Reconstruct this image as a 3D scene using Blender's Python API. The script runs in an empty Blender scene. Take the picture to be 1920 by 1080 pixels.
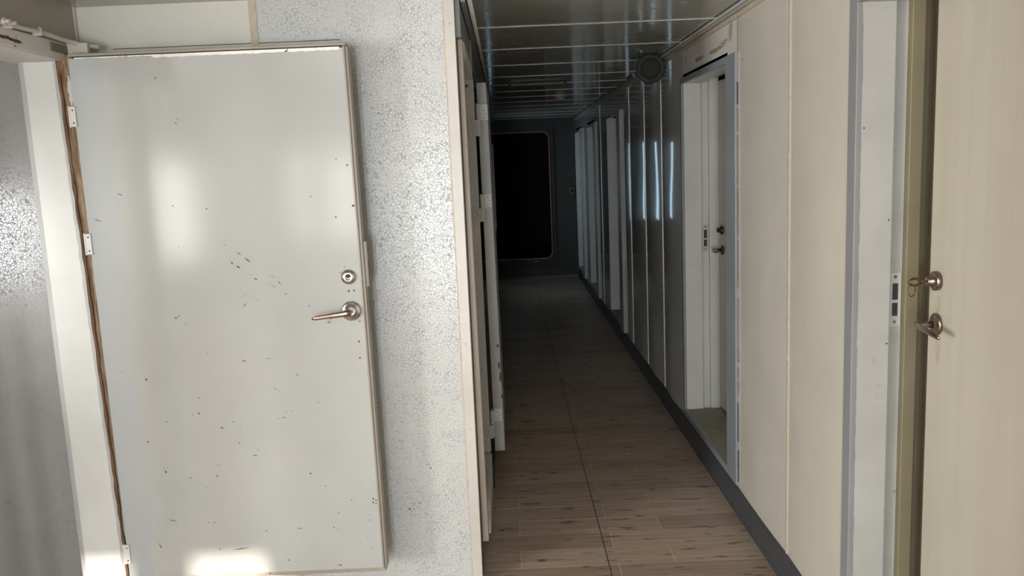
import bpy, bmesh, math, random
from mathutils import Vector, Matrix, noise

# ------------------------------------------------------------------ scene, camera, light
sc = bpy.context.scene
col = sc.collection
sc.view_settings.view_transform = 'Standard'
sc.view_settings.look = 'None'
sc.view_settings.gamma = 1.0
sc.view_settings.exposure = 0.0
sc.view_settings.use_curve_mapping = False
sc.cycles.use_denoising = True
sc.cycles.max_bounces = 10
sc.cycles.diffuse_bounces = 6
sc.cycles.glossy_bounces = 6
sc.cycles.sample_clamp_indirect = 6.0

CAM_H = 1.6
cd = bpy.data.cameras.new('camera')
cd.sensor_width = 36.0
cd.lens = 1548.775 / 1920.0 * 36.0
cd.clip_start = 0.02
cam = bpy.data.objects.new('camera', cd)
col.objects.link(cam)
rot = Matrix(((0.99905166, 0.04342068, -0.00322772),
              (-0.00957957, 0.14688676, -0.98910693),
              (-0.04247359, 0.98819984, 0.14716342)))
cam.matrix_world = Matrix.Translation((0, 0, CAM_H)) @ rot.to_4x4()
sc.camera = cam

w = bpy.data.worlds.new('daylight'); sc.world = w
w.use_nodes = True
wb = w.node_tree.nodes['Background']
wb.inputs['Color'].default_value = (0.62, 0.78, 1.0, 1)
wb.inputs['Strength'].default_value = 1.0

sd = bpy.data.lights.new('sun', 'SUN'); sd.energy = 11.0; sd.angle = math.radians(1.0); sd.color = (1.0, 0.93, 0.82)
so = bpy.data.objects.new('sun', sd); col.objects.link(so)
sun_dir = Vector((-0.13, 1.0, -0.311)).normalized()
so.rotation_euler = sun_dir.to_track_quat('-Z', 'Y').to_euler()
so.location = (0, -6, 5)

def area(name, loc, size, energy, color, direction):
    a = bpy.data.lights.new(name, 'AREA'); a.shape = 'RECTANGLE'
    a.size, a.size_y = size; a.energy = energy; a.color = color
    o = bpy.data.objects.new(name, a); col.objects.link(o)
    o.location = loc
    o.rotation_euler = Vector(direction).to_track_quat('-Z', 'Y').to_euler()
    return o

BY = -2.6        # back wall of the lobby (behind the camera)
# daylight entering through the window and door openings of the back wall
WINS = [(-3.50, -3.12, 0.80, 1.78), (-2.16, -1.985, 0.95, 1.8), (-1.76, -1.48, 0.95, 1.8)]
DOORWAYS = [(-0.925, -0.72, 0.1, 1.95), (-0.49, -0.22, 0.1, 1.95)]
for (x0, x1, z0, z1), pw in zip(WINS, (75, 48, 48)):
    area('window_daylight', ((x0+x1)/2, BY-0.12, (z0+z1)/2), (x1-x0, z1-z0), (x1-x0)*(z1-z0)*pw, (1.0, 0.97, 0.92), (0, 1, 0))
for x0, x1, z0, z1 in DOORWAYS:
    area('doorway_daylight', ((x0+x1)/2, BY-0.12, (z0+z1)/2), (x1-x0, z1-z0), (x1-x0)*(z1-z0)*145, (0.89, 0.945, 1.0), (0, 1, 0))
area('side_window_daylight', (-4.97, -1.35, 1.35), (1.5, 1.1), 330, (1.0, 0.985, 0.95), (1, 0, 0))
area('side_room_fill', (-2.62, 1.71, 1.30), (0.32, 0.5), 5.5, (0.72, 0.85, 1.0), (0, 1, 0))  # added lamp in the partition opening, for a bluish glow on the crackle wall
# daylight from the doorway at the far end of the corridor, left side
area('corridor_daylight', (-0.124, 10.35, 1.33), (0.5, 0.95), 3.0, (0.55, 0.82, 1.0), (1, 0, 0))

# ------------------------------------------------------------------ materials
def new_mat(name):
    m = bpy.data.materials.new(name); m.use_nodes = True
    nt = m.node_tree
    return m, nt, nt.nodes['Principled BSDF']

def N(nt, kind, **kw):
    n = nt.nodes.new(kind)
    for k, v in kw.items():
        if k in n.inputs: n.inputs[k].default_value = v
        else: setattr(n, k, v)
    return n

def pos(nt, scale=(1, 1, 1)):
    g = N(nt, 'ShaderNodeNewGeometry')
    mp = N(nt, 'ShaderNodeMapping'); mp.inputs['Scale'].default_value = scale
    nt.links.new(g.outputs['Position'], mp.inputs['Vector'])
    return mp.outputs['Vector']

def ramp(nt, src, stops):
    r = N(nt, 'ShaderNodeValToRGB')
    el = r.color_ramp.elements
    while len(el) < len(stops): el.new(0.5)
    for e, (p, c) in zip(el, stops):
        e.position = p
        e.color = (c, c, c, 1) if not isinstance(c, tuple) else (*c, 1)
    nt.links.new(src, r.inputs['Fac'])
    return r.outputs['Color']

def mixc(nt, fac, a, b, mode='MIX'):
    m = N(nt, 'ShaderNodeMix', data_type='RGBA', blend_type=mode)
    for key, v in ((0, fac), (6, a), (7, b)):
        if hasattr(v, 'is_output'): nt.links.new(v, m.inputs[key])
        elif key == 0: m.inputs[0].default_value = v
        else: m.inputs[key].default_value = (*v, 1)
    return m.outputs[2]

def noise_tex(nt, scale, vec=None, detail=4, rough=0.6, dist=0.0):
    n = N(nt, 'ShaderNodeTexNoise')
    n.inputs['Scale'].default_value = scale; n.inputs['Detail'].default_value = detail
    n.inputs['Roughness'].default_value = rough; n.inputs['Distortion'].default_value = dist
    nt.links.new(vec if vec is not None else pos(nt), n.inputs['Vector'])
    return n.outputs['Fac']

def bump(nt, bsdf, height, strength, dist=0.002):
    b = N(nt, 'ShaderNodeBump'); b.inputs['Strength'].default_value = strength
    b.inputs['Distance'].default_value = dist
    nt.links.new(height, b.inputs['Height']); nt.links.new(b.outputs['Normal'], bsdf.inputs['Normal'])

RUST = (0.16, 0.07, 0.03)

def paint(name, base, rough=0.3, spec=0.5, chips=0.0, chip_scale=14.0, var=0.06, chip_col=RUST, coat=0.0, wave=0.0, streak=0.0):
    m, nt, b = new_mat(name)
    v = noise_tex(nt, 3.0, detail=5)
    dark = tuple(c * (1 - 2.2 * var) for c in base); lite = tuple(min(1, c * (1 + var)) for c in base)
    c = ramp(nt, v, [(0.3, dark), (0.7, lite)])
    if streak:
        s = noise_tex(nt, 1.0, pos(nt, (22, 22, 0.6)), detail=4)
        f = ramp(nt, s, [(0.45, 0.0), (0.75, streak)])
        c = mixc(nt, f, c, tuple(k * q for k, q in zip(base, (0.85, 0.8, 0.68))))
    if chips > 0:
        n1 = noise_tex(nt, chip_scale, detail=8, rough=0.72)
        f = ramp(nt, n1, [(0.70 - chips - 0.015, 0.0), (0.70 - chips + 0.02, 1.0)])
        n2 = noise_tex(nt, 60, detail=3)
        rc = ramp(nt, n2, [(0.35, tuple(k * 0.4 for k in chip_col)), (0.7, tuple(min(1, k * 2.2) for k in chip_col))])
        c = mixc(nt, f, c, rc)
    nt.links.new(c, b.inputs['Base Color'])
    b.inputs['Roughness'].default_value = rough
    b.inputs['Specular IOR Level'].default_value = spec
    b.inputs['Coat Weight'].default_value = coat
    b.inputs['Coat Roughness'].default_value = 0.055
    if wave:
        bump(nt, b, noise_tex(nt, 5.0, pos(nt, (1, 1.6, 0.5)), detail=2), wave, 0.004)
    else:
        bump(nt, b, noise_tex(nt, 90, detail=3), 0.06, 0.001)
    return m

def plain(name, base, rough=0.5, metal=0.0, spec=0.5):
    m, nt, b = new_mat(name)
    n = noise_tex(nt, 35, detail=4)
    c = ramp(nt, n, [(0.3, tuple(k * 0.8 for k in base)), (0.75, tuple(min(1, k * 1.12) for k in base))])
    nt.links.new(c, b.inputs['Base Color'])
    b.inputs['Roughness'].default_value = rough; b.inputs['Metallic'].default_value = metal
    b.inputs['Specular IOR Level'].default_value = spec
    return m

def crackle(name, base, line, strength=1.0, scale=105.0, rough=0.32):
    """laminate printed with a fine net of cracks"""
    m, nt, b = new_mat(name)
    p = pos(nt)
    nv = N(nt, 'ShaderNodeTexNoise'); nv.inputs['Scale'].default_value = 55; nv.inputs['Detail'].default_value = 2
    nt.links.new(p, nv.inputs['Vector'])
    add = N(nt, 'ShaderNodeMix', data_type='VECTOR'); add.inputs[0].default_value = 0.012
    nt.links.new(p, add.inputs[4]); nt.links.new(nv.outputs['Color'], add.inputs[5])
    vo = N(nt, 'ShaderNodeTexVoronoi', feature='DISTANCE_TO_EDGE'); vo.inputs['Scale'].default_value = scale
    nt.links.new(add.outputs[1], vo.inputs['Vector'])
    lines = ramp(nt, vo.outputs['Distance'], [(0.02, 1.0), (0.13, 0.0)])
    part = ramp(nt, noise_tex(nt, 9, detail=3), [(0.3, 0.45 * strength), (0.7, strength)])
    f = N(nt, 'ShaderNodeMath', operation='MULTIPLY'); nt.links.new(lines, f.inputs[0]); nt.links.new(part, f.inputs[1])
    v = ramp(nt, noise_tex(nt, 2.2), [(0.3, tuple(k * 0.92 for k in base)), (0.7, base)])
    nt.links.new(mixc(nt, f.outputs[0], v, line), b.inputs['Base Color'])
    rr = ramp(nt, lines, [(0.0, rough), (1.0, min(1, rough + 0.35))])
    nt.links.new(rr, b.inputs['Roughness'])
    bump(nt, b, lines, -0.25, 0.001)
    return m

def leaf_paint():
    """off-white door paint with a greyer repainted margin near the hinges, rust freckles"""
    m, nt, b = new_mat('old_door_paint')
    g = N(nt, 'ShaderNodeNewGeometry'); sp = N(nt, 'ShaderNodeSeparateXYZ'); nt.links.new(g.outputs['Position'], sp.inputs[0])
    wob = noise_tex(nt, 1.0, pos(nt, (3, 3, 5.5)), detail=5)
    a = N(nt, 'ShaderNodeMath', operation='MULTIPLY_ADD'); nt.links.new(wob, a.inputs[0]); a.inputs[1].default_value = 0.16
    nt.links.new(sp.outputs['X'], a.inputs[2])
    edge = ramp(nt, a.outputs[0], [(0.0, 1.0), (1.0, 0.0)])
    mr = N(nt, 'ShaderNodeMapRange'); nt.links.new(a.outputs[0], mr.inputs['Value'])
    mr.inputs['From Min'].default_value = -1.262; mr.inputs['From Max'].default_value = -1.248
    mr.inputs['To Min'].default_value = 1.0; mr.inputs['To Max'].default_value = 0.0
    base = ramp(nt, noise_tex(nt, 2.0, detail=5), [(0.3, (0.375, 0.38, 0.365)), (0.7, (0.415, 0.42, 0.40))])
    c = mixc(nt, mr.outputs[0], base, (0.375, 0.39, 0.395))
    # patchy smears
    s = ramp(nt, noise_tex(nt, 1.0, pos(nt, (5, 5, 2)), detail=7, rough=0.7), [(0.60, 0.0), (0.68, 0.35)])
    c = mixc(nt, s, c, (0.45, 0.45, 0.435))
    vo = N(nt, 'ShaderNodeTexVoronoi', feature='F1'); vo.inputs['Scale'].default_value = 9.0; vo.inputs['Randomness'].default_value = 1.0
    nt.links.new(pos(nt), vo.inputs['Vector'])
    spot = ramp(nt, vo.outputs['Distance'], [(0.028, 1.0), (0.045, 0.0)])
    keep = ramp(nt, noise_tex(nt, 5.3, detail=1), [(0.52, 0.0), (0.56, 1.0)])
    f = N(nt, 'ShaderNodeMath', operation='MULTIPLY'); nt.links.new(spot, f.inputs[0]); nt.links.new(keep, f.inputs[1])
    c = mixc(nt, f.outputs[0], c, (0.12, 0.07, 0.04))
    nt.links.new(c, b.inputs['Base Color'])
    b.inputs['Roughness'].default_value = 0.14
    b.inputs['Specular IOR Level'].default_value = 0.38
    bump(nt, b, noise_tex(nt, 6.0, detail=3), 0.12, 0.002)
    return m

def rust_mat(name, amount=0.5, lite=(0.55, 0.50, 0.42)):
    m, nt, b = new_mat(name)
    n1 = noise_tex(nt, 1.0, pos(nt, (60, 30, 7)), detail=8, rough=0.7)
    c = ramp(nt, n1, [(max(0.02, 0.62 - amount), lite), (0.70 - amount * 0.5, (0.29, 0.20, 0.12)), (0.80 - amount * 0.4, (0.15, 0.07, 0.03)), (0.95 - amount * .3, (0.05, 0.03, 0.02))])
    nt.links.new(c, b.inputs['Base Color']); b.inputs['Roughness'].default_value = 0.75
    bump(nt, b, n1, 0.6, 0.004)
    return m

def floor_mat():
    m, nt, b = new_mat('wood_look_floor_tile')
    g = N(nt, 'ShaderNodeNewGeometry')
    br = N(nt, 'ShaderNodeTexBrick'); nt.links.new(g.outputs['Position'], br.inputs['Vector'])
    br.inputs['Scale'].default_value = 1.0; br.inputs['Brick Width'].default_value = 0.62; br.inputs['Row Height'].default_value = 0.148
    br.inputs['Mortar Size'].default_value = 0.0016; br.inputs['Mortar Smooth'].default_value = 0.3
    br.offset = 0.37; br.offset_frequency = 2
    br.inputs['Color1'].default_value = (0.38, 0.285, 0.215, 1)
    br.inputs['Color2'].default_value = (0.53, 0.41, 0.315, 1)
    br.inputs['Mortar'].default_value = (0.74, 0.64, 0.53, 1)
    grain = noise_tex(nt, 1.0, pos(nt, (2.2, 38, 1)), detail=8, rough=0.7, dist=0.3)
    c = mixc(nt, 0.75, br.outputs['Color'], ramp(nt, grain, [(0.25, 0.50), (0.7, 1.15)]), 'MULTIPLY')
    knots = noise_tex(nt, 1.0, pos(nt, (7, 26, 1)), detail=3, rough=0.5)
    c = mixc(nt, ramp(nt, knots, [(0.61, 0.0), (0.70, 0.8)]), c, (0.07, 0.045, 0.03))
    # the long joint running down the corridor
    sp = N(nt, 'ShaderNodeSeparateXYZ'); nt.links.new(g.outputs['Position'], sp.inputs[0])
    d = N(nt, 'ShaderNodeMath', operation='SUBTRACT'); nt.links.new(sp.outputs['X'], d.inputs[0]); d.inputs[1].default_value = 0.352
    ab = N(nt, 'ShaderNodeMath', operation='ABSOLUTE'); nt.links.new(d.outputs[0], ab.inputs[0])
    lt = N(nt, 'ShaderNodeMath', operation='LESS_THAN'); nt.links.new(ab.outputs[0], lt.inputs[0]); lt.inputs[1].default_value = 0.002
    c = mixc(nt, lt.outputs[0], c, (0.05, 0.04, 0.035))
    nt.links.new(c, b.inputs['Base Color'])
    rg = ramp(nt, noise_tex(nt, 4.0, detail=4), [(0.3, 0.34), (0.7, 0.5)])
    nt.links.new(rg, b.inputs['Roughness'])
    bump(nt, b, grain, 0.12, 0.001)
    return m

M = {}
M['leaf'] = leaf_paint()
M['leaf_edge'] = paint('worn_door_edge_paint', (0.30, 0.265, 0.215), rough=0.4, chips=0.04, chip_scale=30)
M['bare'] = paint('bright_bare_edge', (0.82, 0.80, 0.75), rough=0.35, chips=0.09, chip_scale=26, chip_col=(0.10, 0.04, 0.02))
M['crackle'] = crackle('crackle_laminate', (0.57, 0.57, 0.545), (0.28, 0.295, 0.31), 0.95, 100, 0.22)
M['crackle_shaded'] = crackle('crackle_laminate_shaded', (0.34, 0.325, 0.30), (0.18, 0.18, 0.185), 0.9, 100, 0.2)  # darker copy of the crackle laminate, side room shade put into its colour
M['plainwall'] = crackle('faint_crackle_laminate', (0.64, 0.63, 0.565), (0.55, 0.545, 0.50), 0.35)
M['beige'] = plain('beige_joint_strip', (0.50, 0.42, 0.33), 0.45)
M['trimwhite'] = paint('white_trim_paint', (0.54, 0.51, 0.455), rough=0.35, chips=0.0)
M['chipped'] = paint('chipped_white_paint', (0.60, 0.59, 0.56), rough=0.42, chips=0.045, chip_scale=17, chip_col=(0.13, 0.09, 0.06))
M['jamb'] = paint('white_jamb_paint', (0.60, 0.60, 0.57), rough=0.3, chips=0.0, var=0.05)
M['jamb_chip'] = paint('grubby_jamb_paint', (0.40, 0.395, 0.37), rough=0.42, chips=0.012, chip_scale=23, chip_col=(0.13, 0.11, 0.09))
M['panel'] = paint('glossy_cream_panel', (0.55, 0.52, 0.455), rough=0.13, var=0.03, wave=0.25, streak=0.0, spec=0.5)
M['panel_far'] = paint('glossy_grey_cream_panel', (0.62, 0.60, 0.56), rough=0.2, var=0.03, wave=0.4, spec=0.6, coat=1.0)
M['bluegrey'] = paint('blue_grey_trim', (0.235, 0.25, 0.275), rough=0.36, var=0.05, chips=0.0)
M['greystrip'] = paint('dull_grey_trim', (0.23, 0.235, 0.24), rough=0.5, var=0.05)
M['doorpaint'] = paint('cream_door_paint', (0.45, 0.42, 0.35), rough=0.38, var=0.03, streak=0.4)
M['olive'] = paint('olive_brown_laminate', (0.20, 0.17, 0.105), rough=0.5, var=0.08)
M['ceiling'] = paint('glossy_ceiling_panel', (0.31, 0.305, 0.265), rough=0.12, var=0.03, wave=0.6)
M['seam'] = plain('pale_ceiling_seam', (0.46, 0.45, 0.38), 0.4)
M['floor'] = floor_mat()
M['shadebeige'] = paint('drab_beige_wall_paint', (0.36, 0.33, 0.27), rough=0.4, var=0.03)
M['skirting'] = plain('dark_rubber_skirting', (0.055, 0.06, 0.068), 0.38)
M['steel'] = plain('satin_steel', (0.55, 0.53, 0.50), 0.22, 1.0)
M['oldsteel'] = plain('tarnished_steel', (0.30, 0.24, 0.19), 0.32, 1.0)
M['brass'] = plain('tarnished_brass', (0.16, 0.10, 0.05), 0.35, 1.0)
M['smudge'] = plain('grey_smudge', (0.40, 0.395, 0.37), 0.6)
M['black'] = plain('black_hole', (0.012, 0.011, 0.011), 0.7)
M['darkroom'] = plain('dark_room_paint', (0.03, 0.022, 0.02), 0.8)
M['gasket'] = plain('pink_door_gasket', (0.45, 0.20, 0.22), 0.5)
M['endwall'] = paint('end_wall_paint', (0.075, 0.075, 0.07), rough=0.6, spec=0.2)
M['speaker'] = plain('green_grey_speaker_paint', (0.04, 0.047, 0.042), 0.55, 0.0, 0.2)
M['grille'] = plain('speaker_grille', (0.04, 0.045, 0.04), 0.7, 0.0, 0.1)
M['red'] = plain('red_plastic', (0.16, 0.02, 0.015), 0.4)
M['plaster'] = paint('off_white_paint', (0.60, 0.58, 0.53), rough=0.45)
M['rust'] = rust_mat('rusty_hinge_post', 0.45)
M['rust_dark'] = rust_mat('rust_flakes', 0.9, (0.3, 0.18, 0.1))
M['scratch_shade'] = plain('dark_scratch_and_shade', (0.07, 0.06, 0.05), 0.7)  # scratches and small dark parts, also the painted shadow line on the front wall
M['stain'] = plain('grey_green_glue_stain', (0.33, 0.31, 0.24), 0.7)
M['stain2'] = plain('brown_glue_stain', (0.30, 0.24, 0.16), 0.7)
M['rubstain'] = plain('pale_rust_stain', (0.44, 0.385, 0.285), 0.5)
M['lampglass'] = plain('unlit_lamp_diffuser', (0.24, 0.24, 0.21), 0.25)
M['ceramic'] = plain('yellowed_plastic', (0.38, 0.30, 0.17), 0.4)
M['shutter'] = plain('strike_hole_dark', (0.035, 0.03, 0.03), 0.6)

# ------------------------------------------------------------------ mesh helpers
class MB:
    def __init__(s): s.bm = bmesh.new(); s.mats = []
    def mi(s, m):
        if m not in s.mats: s.mats.append(m)
        return s.mats.index(m)
    def hexa(s, p, m):
        v = [s.bm.verts.new(q) for q in p]; k = s.mi(m)
        for f in ((0, 3, 2, 1), (4, 5, 6, 7), (0, 1, 5, 4), (1, 2, 6, 5), (2, 3, 7, 6), (3, 0, 4, 7)):
            s.bm.faces.new([v[i] for i in f]).material_index = k
        return s
    def box(s, x0, x1, y0, y1, z0, z1, m):
        return s.hexa([(x0, y0, z0), (x1, y0, z0), (x1, y1, z0), (x0, y1, z0), (x0, y0, z1), (x1, y0, z1), (x1, y1, z1), (x0, y1, z1)], m)
    def lathe(s, c, ax, prof, m, seg=28, smooth=True):
        """prof: (distance along axis, radius)"""
        ax = Vector(ax).normalized(); c = Vector(c)
        u = ax.orthogonal().normalized(); v = ax.cross(u); k = s.mi(m)
        rings = []
        for d, r in prof:
            rings.append([s.bm.verts.new(c + ax * d + (u * math.cos(2 * math.pi * i / seg) + v * math.sin(2 * math.pi * i / seg)) * max(r, 1e-5)) for i in range(seg)])
        for a, b in zip(rings, rings[1:]):
            for i in range(seg):
                f = s.bm.faces.new((a[i], a[(i + 1) % seg], b[(i + 1) % seg], b[i])); f.material_index = k; f.smooth = smooth
        for r, fl in ((rings[0], True), (rings[-1], False)):
            f = s.bm.faces.new(r[::-1] if fl else r); f.material_index = k
        return s
    def tube(s, pts, r, m, seg=12, closed=False, flat=1.0, flat_ax=None):
        pts = [Vector(p) for p in pts]; k = s.mi(m); rings = []
        n = len(pts); rad = r if isinstance(r, (list, tuple)) else [r] * n
        ref = Vector(flat_ax) if flat_ax else None
        for i, p in enumerate(pts):
            a = pts[(i - 1) % n] if (closed or i > 0) else p
            b = pts[(i + 1) % n] if (closed or i < n - 1) else p
            t = (b - a).normalized()
            if ref is not None: u = (ref - t * ref.dot(t)).normalized()
            else:
                u = t.cross(Vector((0, 0, 1)))
                if u.length < 1e-3: u = t.cross(Vector((1, 0, 0)))
                u.normalize()
            v = t.cross(u)
            rings.append([s.bm.verts.new(p + (u * math.cos(2 * math.pi * j / seg) * flat + v * math.sin(2 * math.pi * j / seg)) * rad[i]) for j in range(seg)])
        prs = list(zip(rings, rings[1:])) + ([(rings[-1], rings[0])] if closed else [])
        for a, b in prs:
            for j in range(seg):
                f = s.bm.faces.new((a[j], a[(j + 1) % seg], b[(j + 1) % seg], b[j])); f.material_index = k; f.smooth = True
        if not closed:
            for rg in (rings[0][::-1], rings[-1]):
                s.bm.faces.new(rg).material_index = k
        return s
    def prism(s, poly, axis, d0, d1, m):
        """poly of (u,v) extruded along axis: 'y' -> (x,z), 'x' -> (y,z), 'z' -> (x,y)"""
        k = s.mi(m)
        mk = {'y': lambda u, v, d: (u, d, v), 'x': lambda u, v, d: (d, u, v), 'z': lambda u, v, d: (u, v, d)}[axis]
        a = [s.bm.verts.new(mk(u, v, d0)) for u, v in poly]; b = [s.bm.verts.new(mk(u, v, d1)) for u, v in poly]
        n = len(poly)
        s.bm.faces.new(a).material_index = k; s.bm.faces.new(b[::-1]).material_index = k
        for i in range(n): s.bm.faces.new((a[i], b[i], b[(i + 1) % n], a[(i + 1) % n])).material_index = k
        return s
    def frame_y(s, outer, inner, y0, y1, m):
        """ring between two equally long (x,z) outlines, extruded along y"""
        k = s.mi(m); n = len(outer)
        V = [[s.bm.verts.new((u, y, v)) for u, v in P] for y in (y0, y1) for P in (outer, inner)]
        oa, ia, ob, ib = V
        for i in range(n):
            j = (i + 1) % n
            for q in ((oa[i], oa[j], ia[j], ia[i]), (ob[i], ib[i], ib[j], ob[j]), (oa[i], ob[i], ob[j], oa[j]), (ia[i], ia[j], ib[j], ib[i])):
                s.bm.faces.new(q).material_index = k
        return s
    def build(s, name, parent=None, bevel=0.0, seg=2, origin=None):
        bmesh.ops.recalc_face_normals(s.bm, faces=s.bm.faces)
        vs = s.bm.verts
        if origin is None:
            if parent is not None: origin = parent.location.copy() if parent.parent is None else (parent.parent.location + parent.location)
            else:
                xs = [v.co for v in vs]
                origin = Vector(((min(c.x for c in xs) + max(c.x for c in xs)) / 2, (min(c.y for c in xs) + max(c.y for c in xs)) / 2, min(c.z for c in xs)))
        origin = Vector(origin)
        bmesh.ops.translate(s.bm, verts=vs, vec=-origin)
        me = bpy.data.meshes.new(name); s.bm.to_mesh(me); s.bm.free()
        for m in s.mats: me.materials.append(M[m])
        o = bpy.data.objects.new(name, me); col.objects.link(o)
        if parent is None: o.location = origin
        else: o.parent = parent
        if bevel:
            b = o.modifiers.new('bevel', 'BEVEL'); b.width = bevel; b.segments = seg; b.limit_method = 'ANGLE'; b.angle_limit = math.radians(40)
            b.harden_normals = False
        return o

def strip(mb, x0t, x1t, x0b, x1b, y, z0, z1, m, th=0.004, n=60, jag=0.002, seed=1):
    """vertical ragged strip"""
    rnd = random.Random(seed); k = mb.mi(m); L = []; R_ = []
    for i in range(n + 1):
        t = i / n; z = z0 + (z1 - z0) * t
        L.append(mb.bm.verts.new((x0b + (x0t - x0b) * t + rnd.uniform(-jag, jag), y, z)))
        R_.append(mb.bm.verts.new((x1b + (x1t - x1b) * t + rnd.uniform(-jag, jag), y, z)))
    for i in range(n): mb.bm.faces.new((L[i], R_[i], R_[i + 1], L[i + 1])).material_index = k
def tag(o, label, cat, kind=None, group=None):
    o['label'] = label; o['category'] = cat
    if kind: o['kind'] = kind
    if group: o['group'] = group
    return o
def empty(name, loc, label, cat, kind=None, group=None):
    o = bpy.data.objects.new(name, None); col.objects.link(o); o.location = loc
    o.empty_display_size = 0.1
    return tag(o, label, cat, kind, group)

CH = 2.21      # ceiling height
XL, XR = -0.13, 1.0
YW = 3.02      # the wall facing the viewer
YE = 11.6      # end wall

# ------------------------------------------------------------------ floor and ceiling
tag(MB().box(-4.9, 1.9, BY, 14.4, -0.08, 0.0, 'floor').build('floor'), 'brown wood look floor running down the corridor', 'floor', 'structure')

c = MB().box(-4.9, 1.9, BY, 14.4, CH, CH + 0.08, 'ceiling')
y = 1.0
for y in (-1.9, -1.2, -0.5, 0.2, 0.92, 1.64, 2.37, 3.10, 3.82, 4.54, 5.26, 5.93, 6.52, 7.1, 7.7, 8.3, 8.9, 9.5, 10.1, 10.7, 11.3):
    c.box(XL - 0.02 if y > 3.02 else -1.46, XR - 0.0, y - 0.007, y + 0.007, CH - 0.003, CH + 0.001, 'seam')
tag(c.build('ceiling'), 'glossy grey ceiling panels with pale cross seams', 'ceiling', 'structure')

# ------------------------------------------------------------------ right wall: panels between cabin doors
D1 = (1.44, 2.345); D2 = (3.72, 4.635); D3 = (7.22, 7.98); D4 = (9.12, 9.86); D5 = (10.68, 11.5)
SILL, HEAD = 0.155, 2.0
def panel_strip(mb, y0, y1, z0, z1, m, amp, seed, nz=36, ny=18):
    k = mb.mi(m); vs = []
    for j in range(nz + 1):
        z = z0 + (z1 - z0) * j / nz; row = []
        for i in range(ny + 1):
            t = i / ny; yy = y0 + (y1 - y0) * t
            bul = amp * (math.sin(math.pi * t) ** 0.8 if 0 < t < 1 else 0)
            wob = noise.noise(Vector((yy * 2.1, z * 2.6, seed))) * amp * 0.5 * math.sin(math.pi * min(max(t, 0), 1))
            row.append(mb.bm.verts.new((XR - bul - wob, yy, z)))
        vs.append(row)
    for j in range(nz):
        for i in range(ny):
            f = mb.bm.faces.new((vs[j][i], vs[j + 1][i], vs[j + 1][i + 1], vs[j][i + 1])); f.material_index = k; f.smooth = True
wr = MB()
def wr_piece(y0, y1, z0, z1, m, seams, amp, seed=0):
    wr.box(XR + 0.012, XR + 0.09, y0, y1, z0, z1, m)
    ys = [y0] + list(seams) + [y1]
    for a, b in zip(ys, ys[1:]):
        panel_strip(wr, a + 0.003, b - 0.003, z0, z1, m, amp, seed + a * 3)
    for s_ in seams:
        wr.box(XR - 0.004, XR + 0.012, s_ - 0.006, s_ + 0.006, z0, z1, 'beige' if s_ < 4 else 'panel_far')
wr_piece(BY, 1.40, 0, CH, 'panel', (-1.8, -1.0, -0.2, 0.6), 0.001)
wr_piece(1.40, 2.40, 2.04, CH, 'panel', (), 0.0)
wr_piece(2.40, 3.565, 0, CH, 'panel', (2.918,), 0.004, 1)
wr_piece(3.565, 4.665, HEAD + 0.03, CH, 'plaster', (), 0.0)
wr_piece(4.665, 7.0, 0, CH, 'panel_far', (5.29, 5.92, 6.62), 0.0075, 5)
wr_piece(7.0, 8.06, HEAD + 0.0, CH, 'panel_far', (), 0.001)
wr_piece(8.06, 9.10, 0, CH, 'panel_far', (8.6,), 0.006, 9)
wr_piece(9.10, 9.9, HEAD, CH, 'panel_far', (), 0.0)
wr_piece(9.9, 10.64, 0, CH, 'panel_far', (), 0.004, 11)
wr_piece(10.64, YE, HEAD, CH, 'panel_far', (), 0.0)
# below the sills
for a, b in ((1.40, 2.40), (3.565, 4.665), (7.0, 8.06), (9.10, 9.9), (10.64, YE)):
    wr.box(XR, XR + 0.09, a, b, 0, SILL - 0.035, 'panel')
# glue stains and a lifted patch above the second door, on the panel beside it
def blob(mb, plane, cu, cv, ru, rv, d, m, seed, rotz=0.0, n=22):
    """thin ragged stain; plane 'y': (x,z) at depth d, plane 'x': (y,z)"""
    rnd = random.Random(seed); pts = []
    for i in range(n):
        a = 2 * math.pi * i / n; q = rnd.uniform(0.6, 1.1)
        u, v = ru * q * math.cos(a), rv * q * math.sin(a)
        pts.append((cu + u * math.cos(rotz) - v * math.sin(rotz), cv + u * math.sin(rotz) + v * math.cos(rotz)))
    mb.prism(pts, plane, d, d + 0.0006, m)
blob(wr, 'x', 3.92, 2.085, 0.16, 0.012, XR - 0.0009, 'stain2', 3)
blob(wr, 'x', 3.78, 2.100, 0.09, 0.010, XR - 0.0012, 'stain', 4)
blob(wr, 'x', 4.25, 2.085, 0.10, 0.012, XR - 0.0009, 'stain2', 5)
blob(wr, 'x', 3.67, 2.13, 0.028, 0.05, XR - 0.0009, 'stain', 6, 0.4)
blob(wr, 'x', 3.455, 2.08, 0.025, 0.032, XR - 0.0012, 'stain', 8)
blob(wr, 'x', 3.47, 2.11, 0.015, 0.02, XR - 0.0012, 'stain2', 9)
blob(wr, 'x', 4.56, 2.11, 0.02, 0.03, XR - 0.0009, 'stain', 7)
for (yy, zz) in ((3.49, 1.99), (3.30, 1.40), (3.33, 1.41), (3.24, 1.39)): blob(wr, 'x', yy, zz, 0.004, 0.005, XR - 0.003, 'scratch_shade', int(yy * 100))
tag(wr.build('wall_right'), 'cream glossy panelled corridor wall with cabin doorways', 'wall', 'structure')

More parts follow.
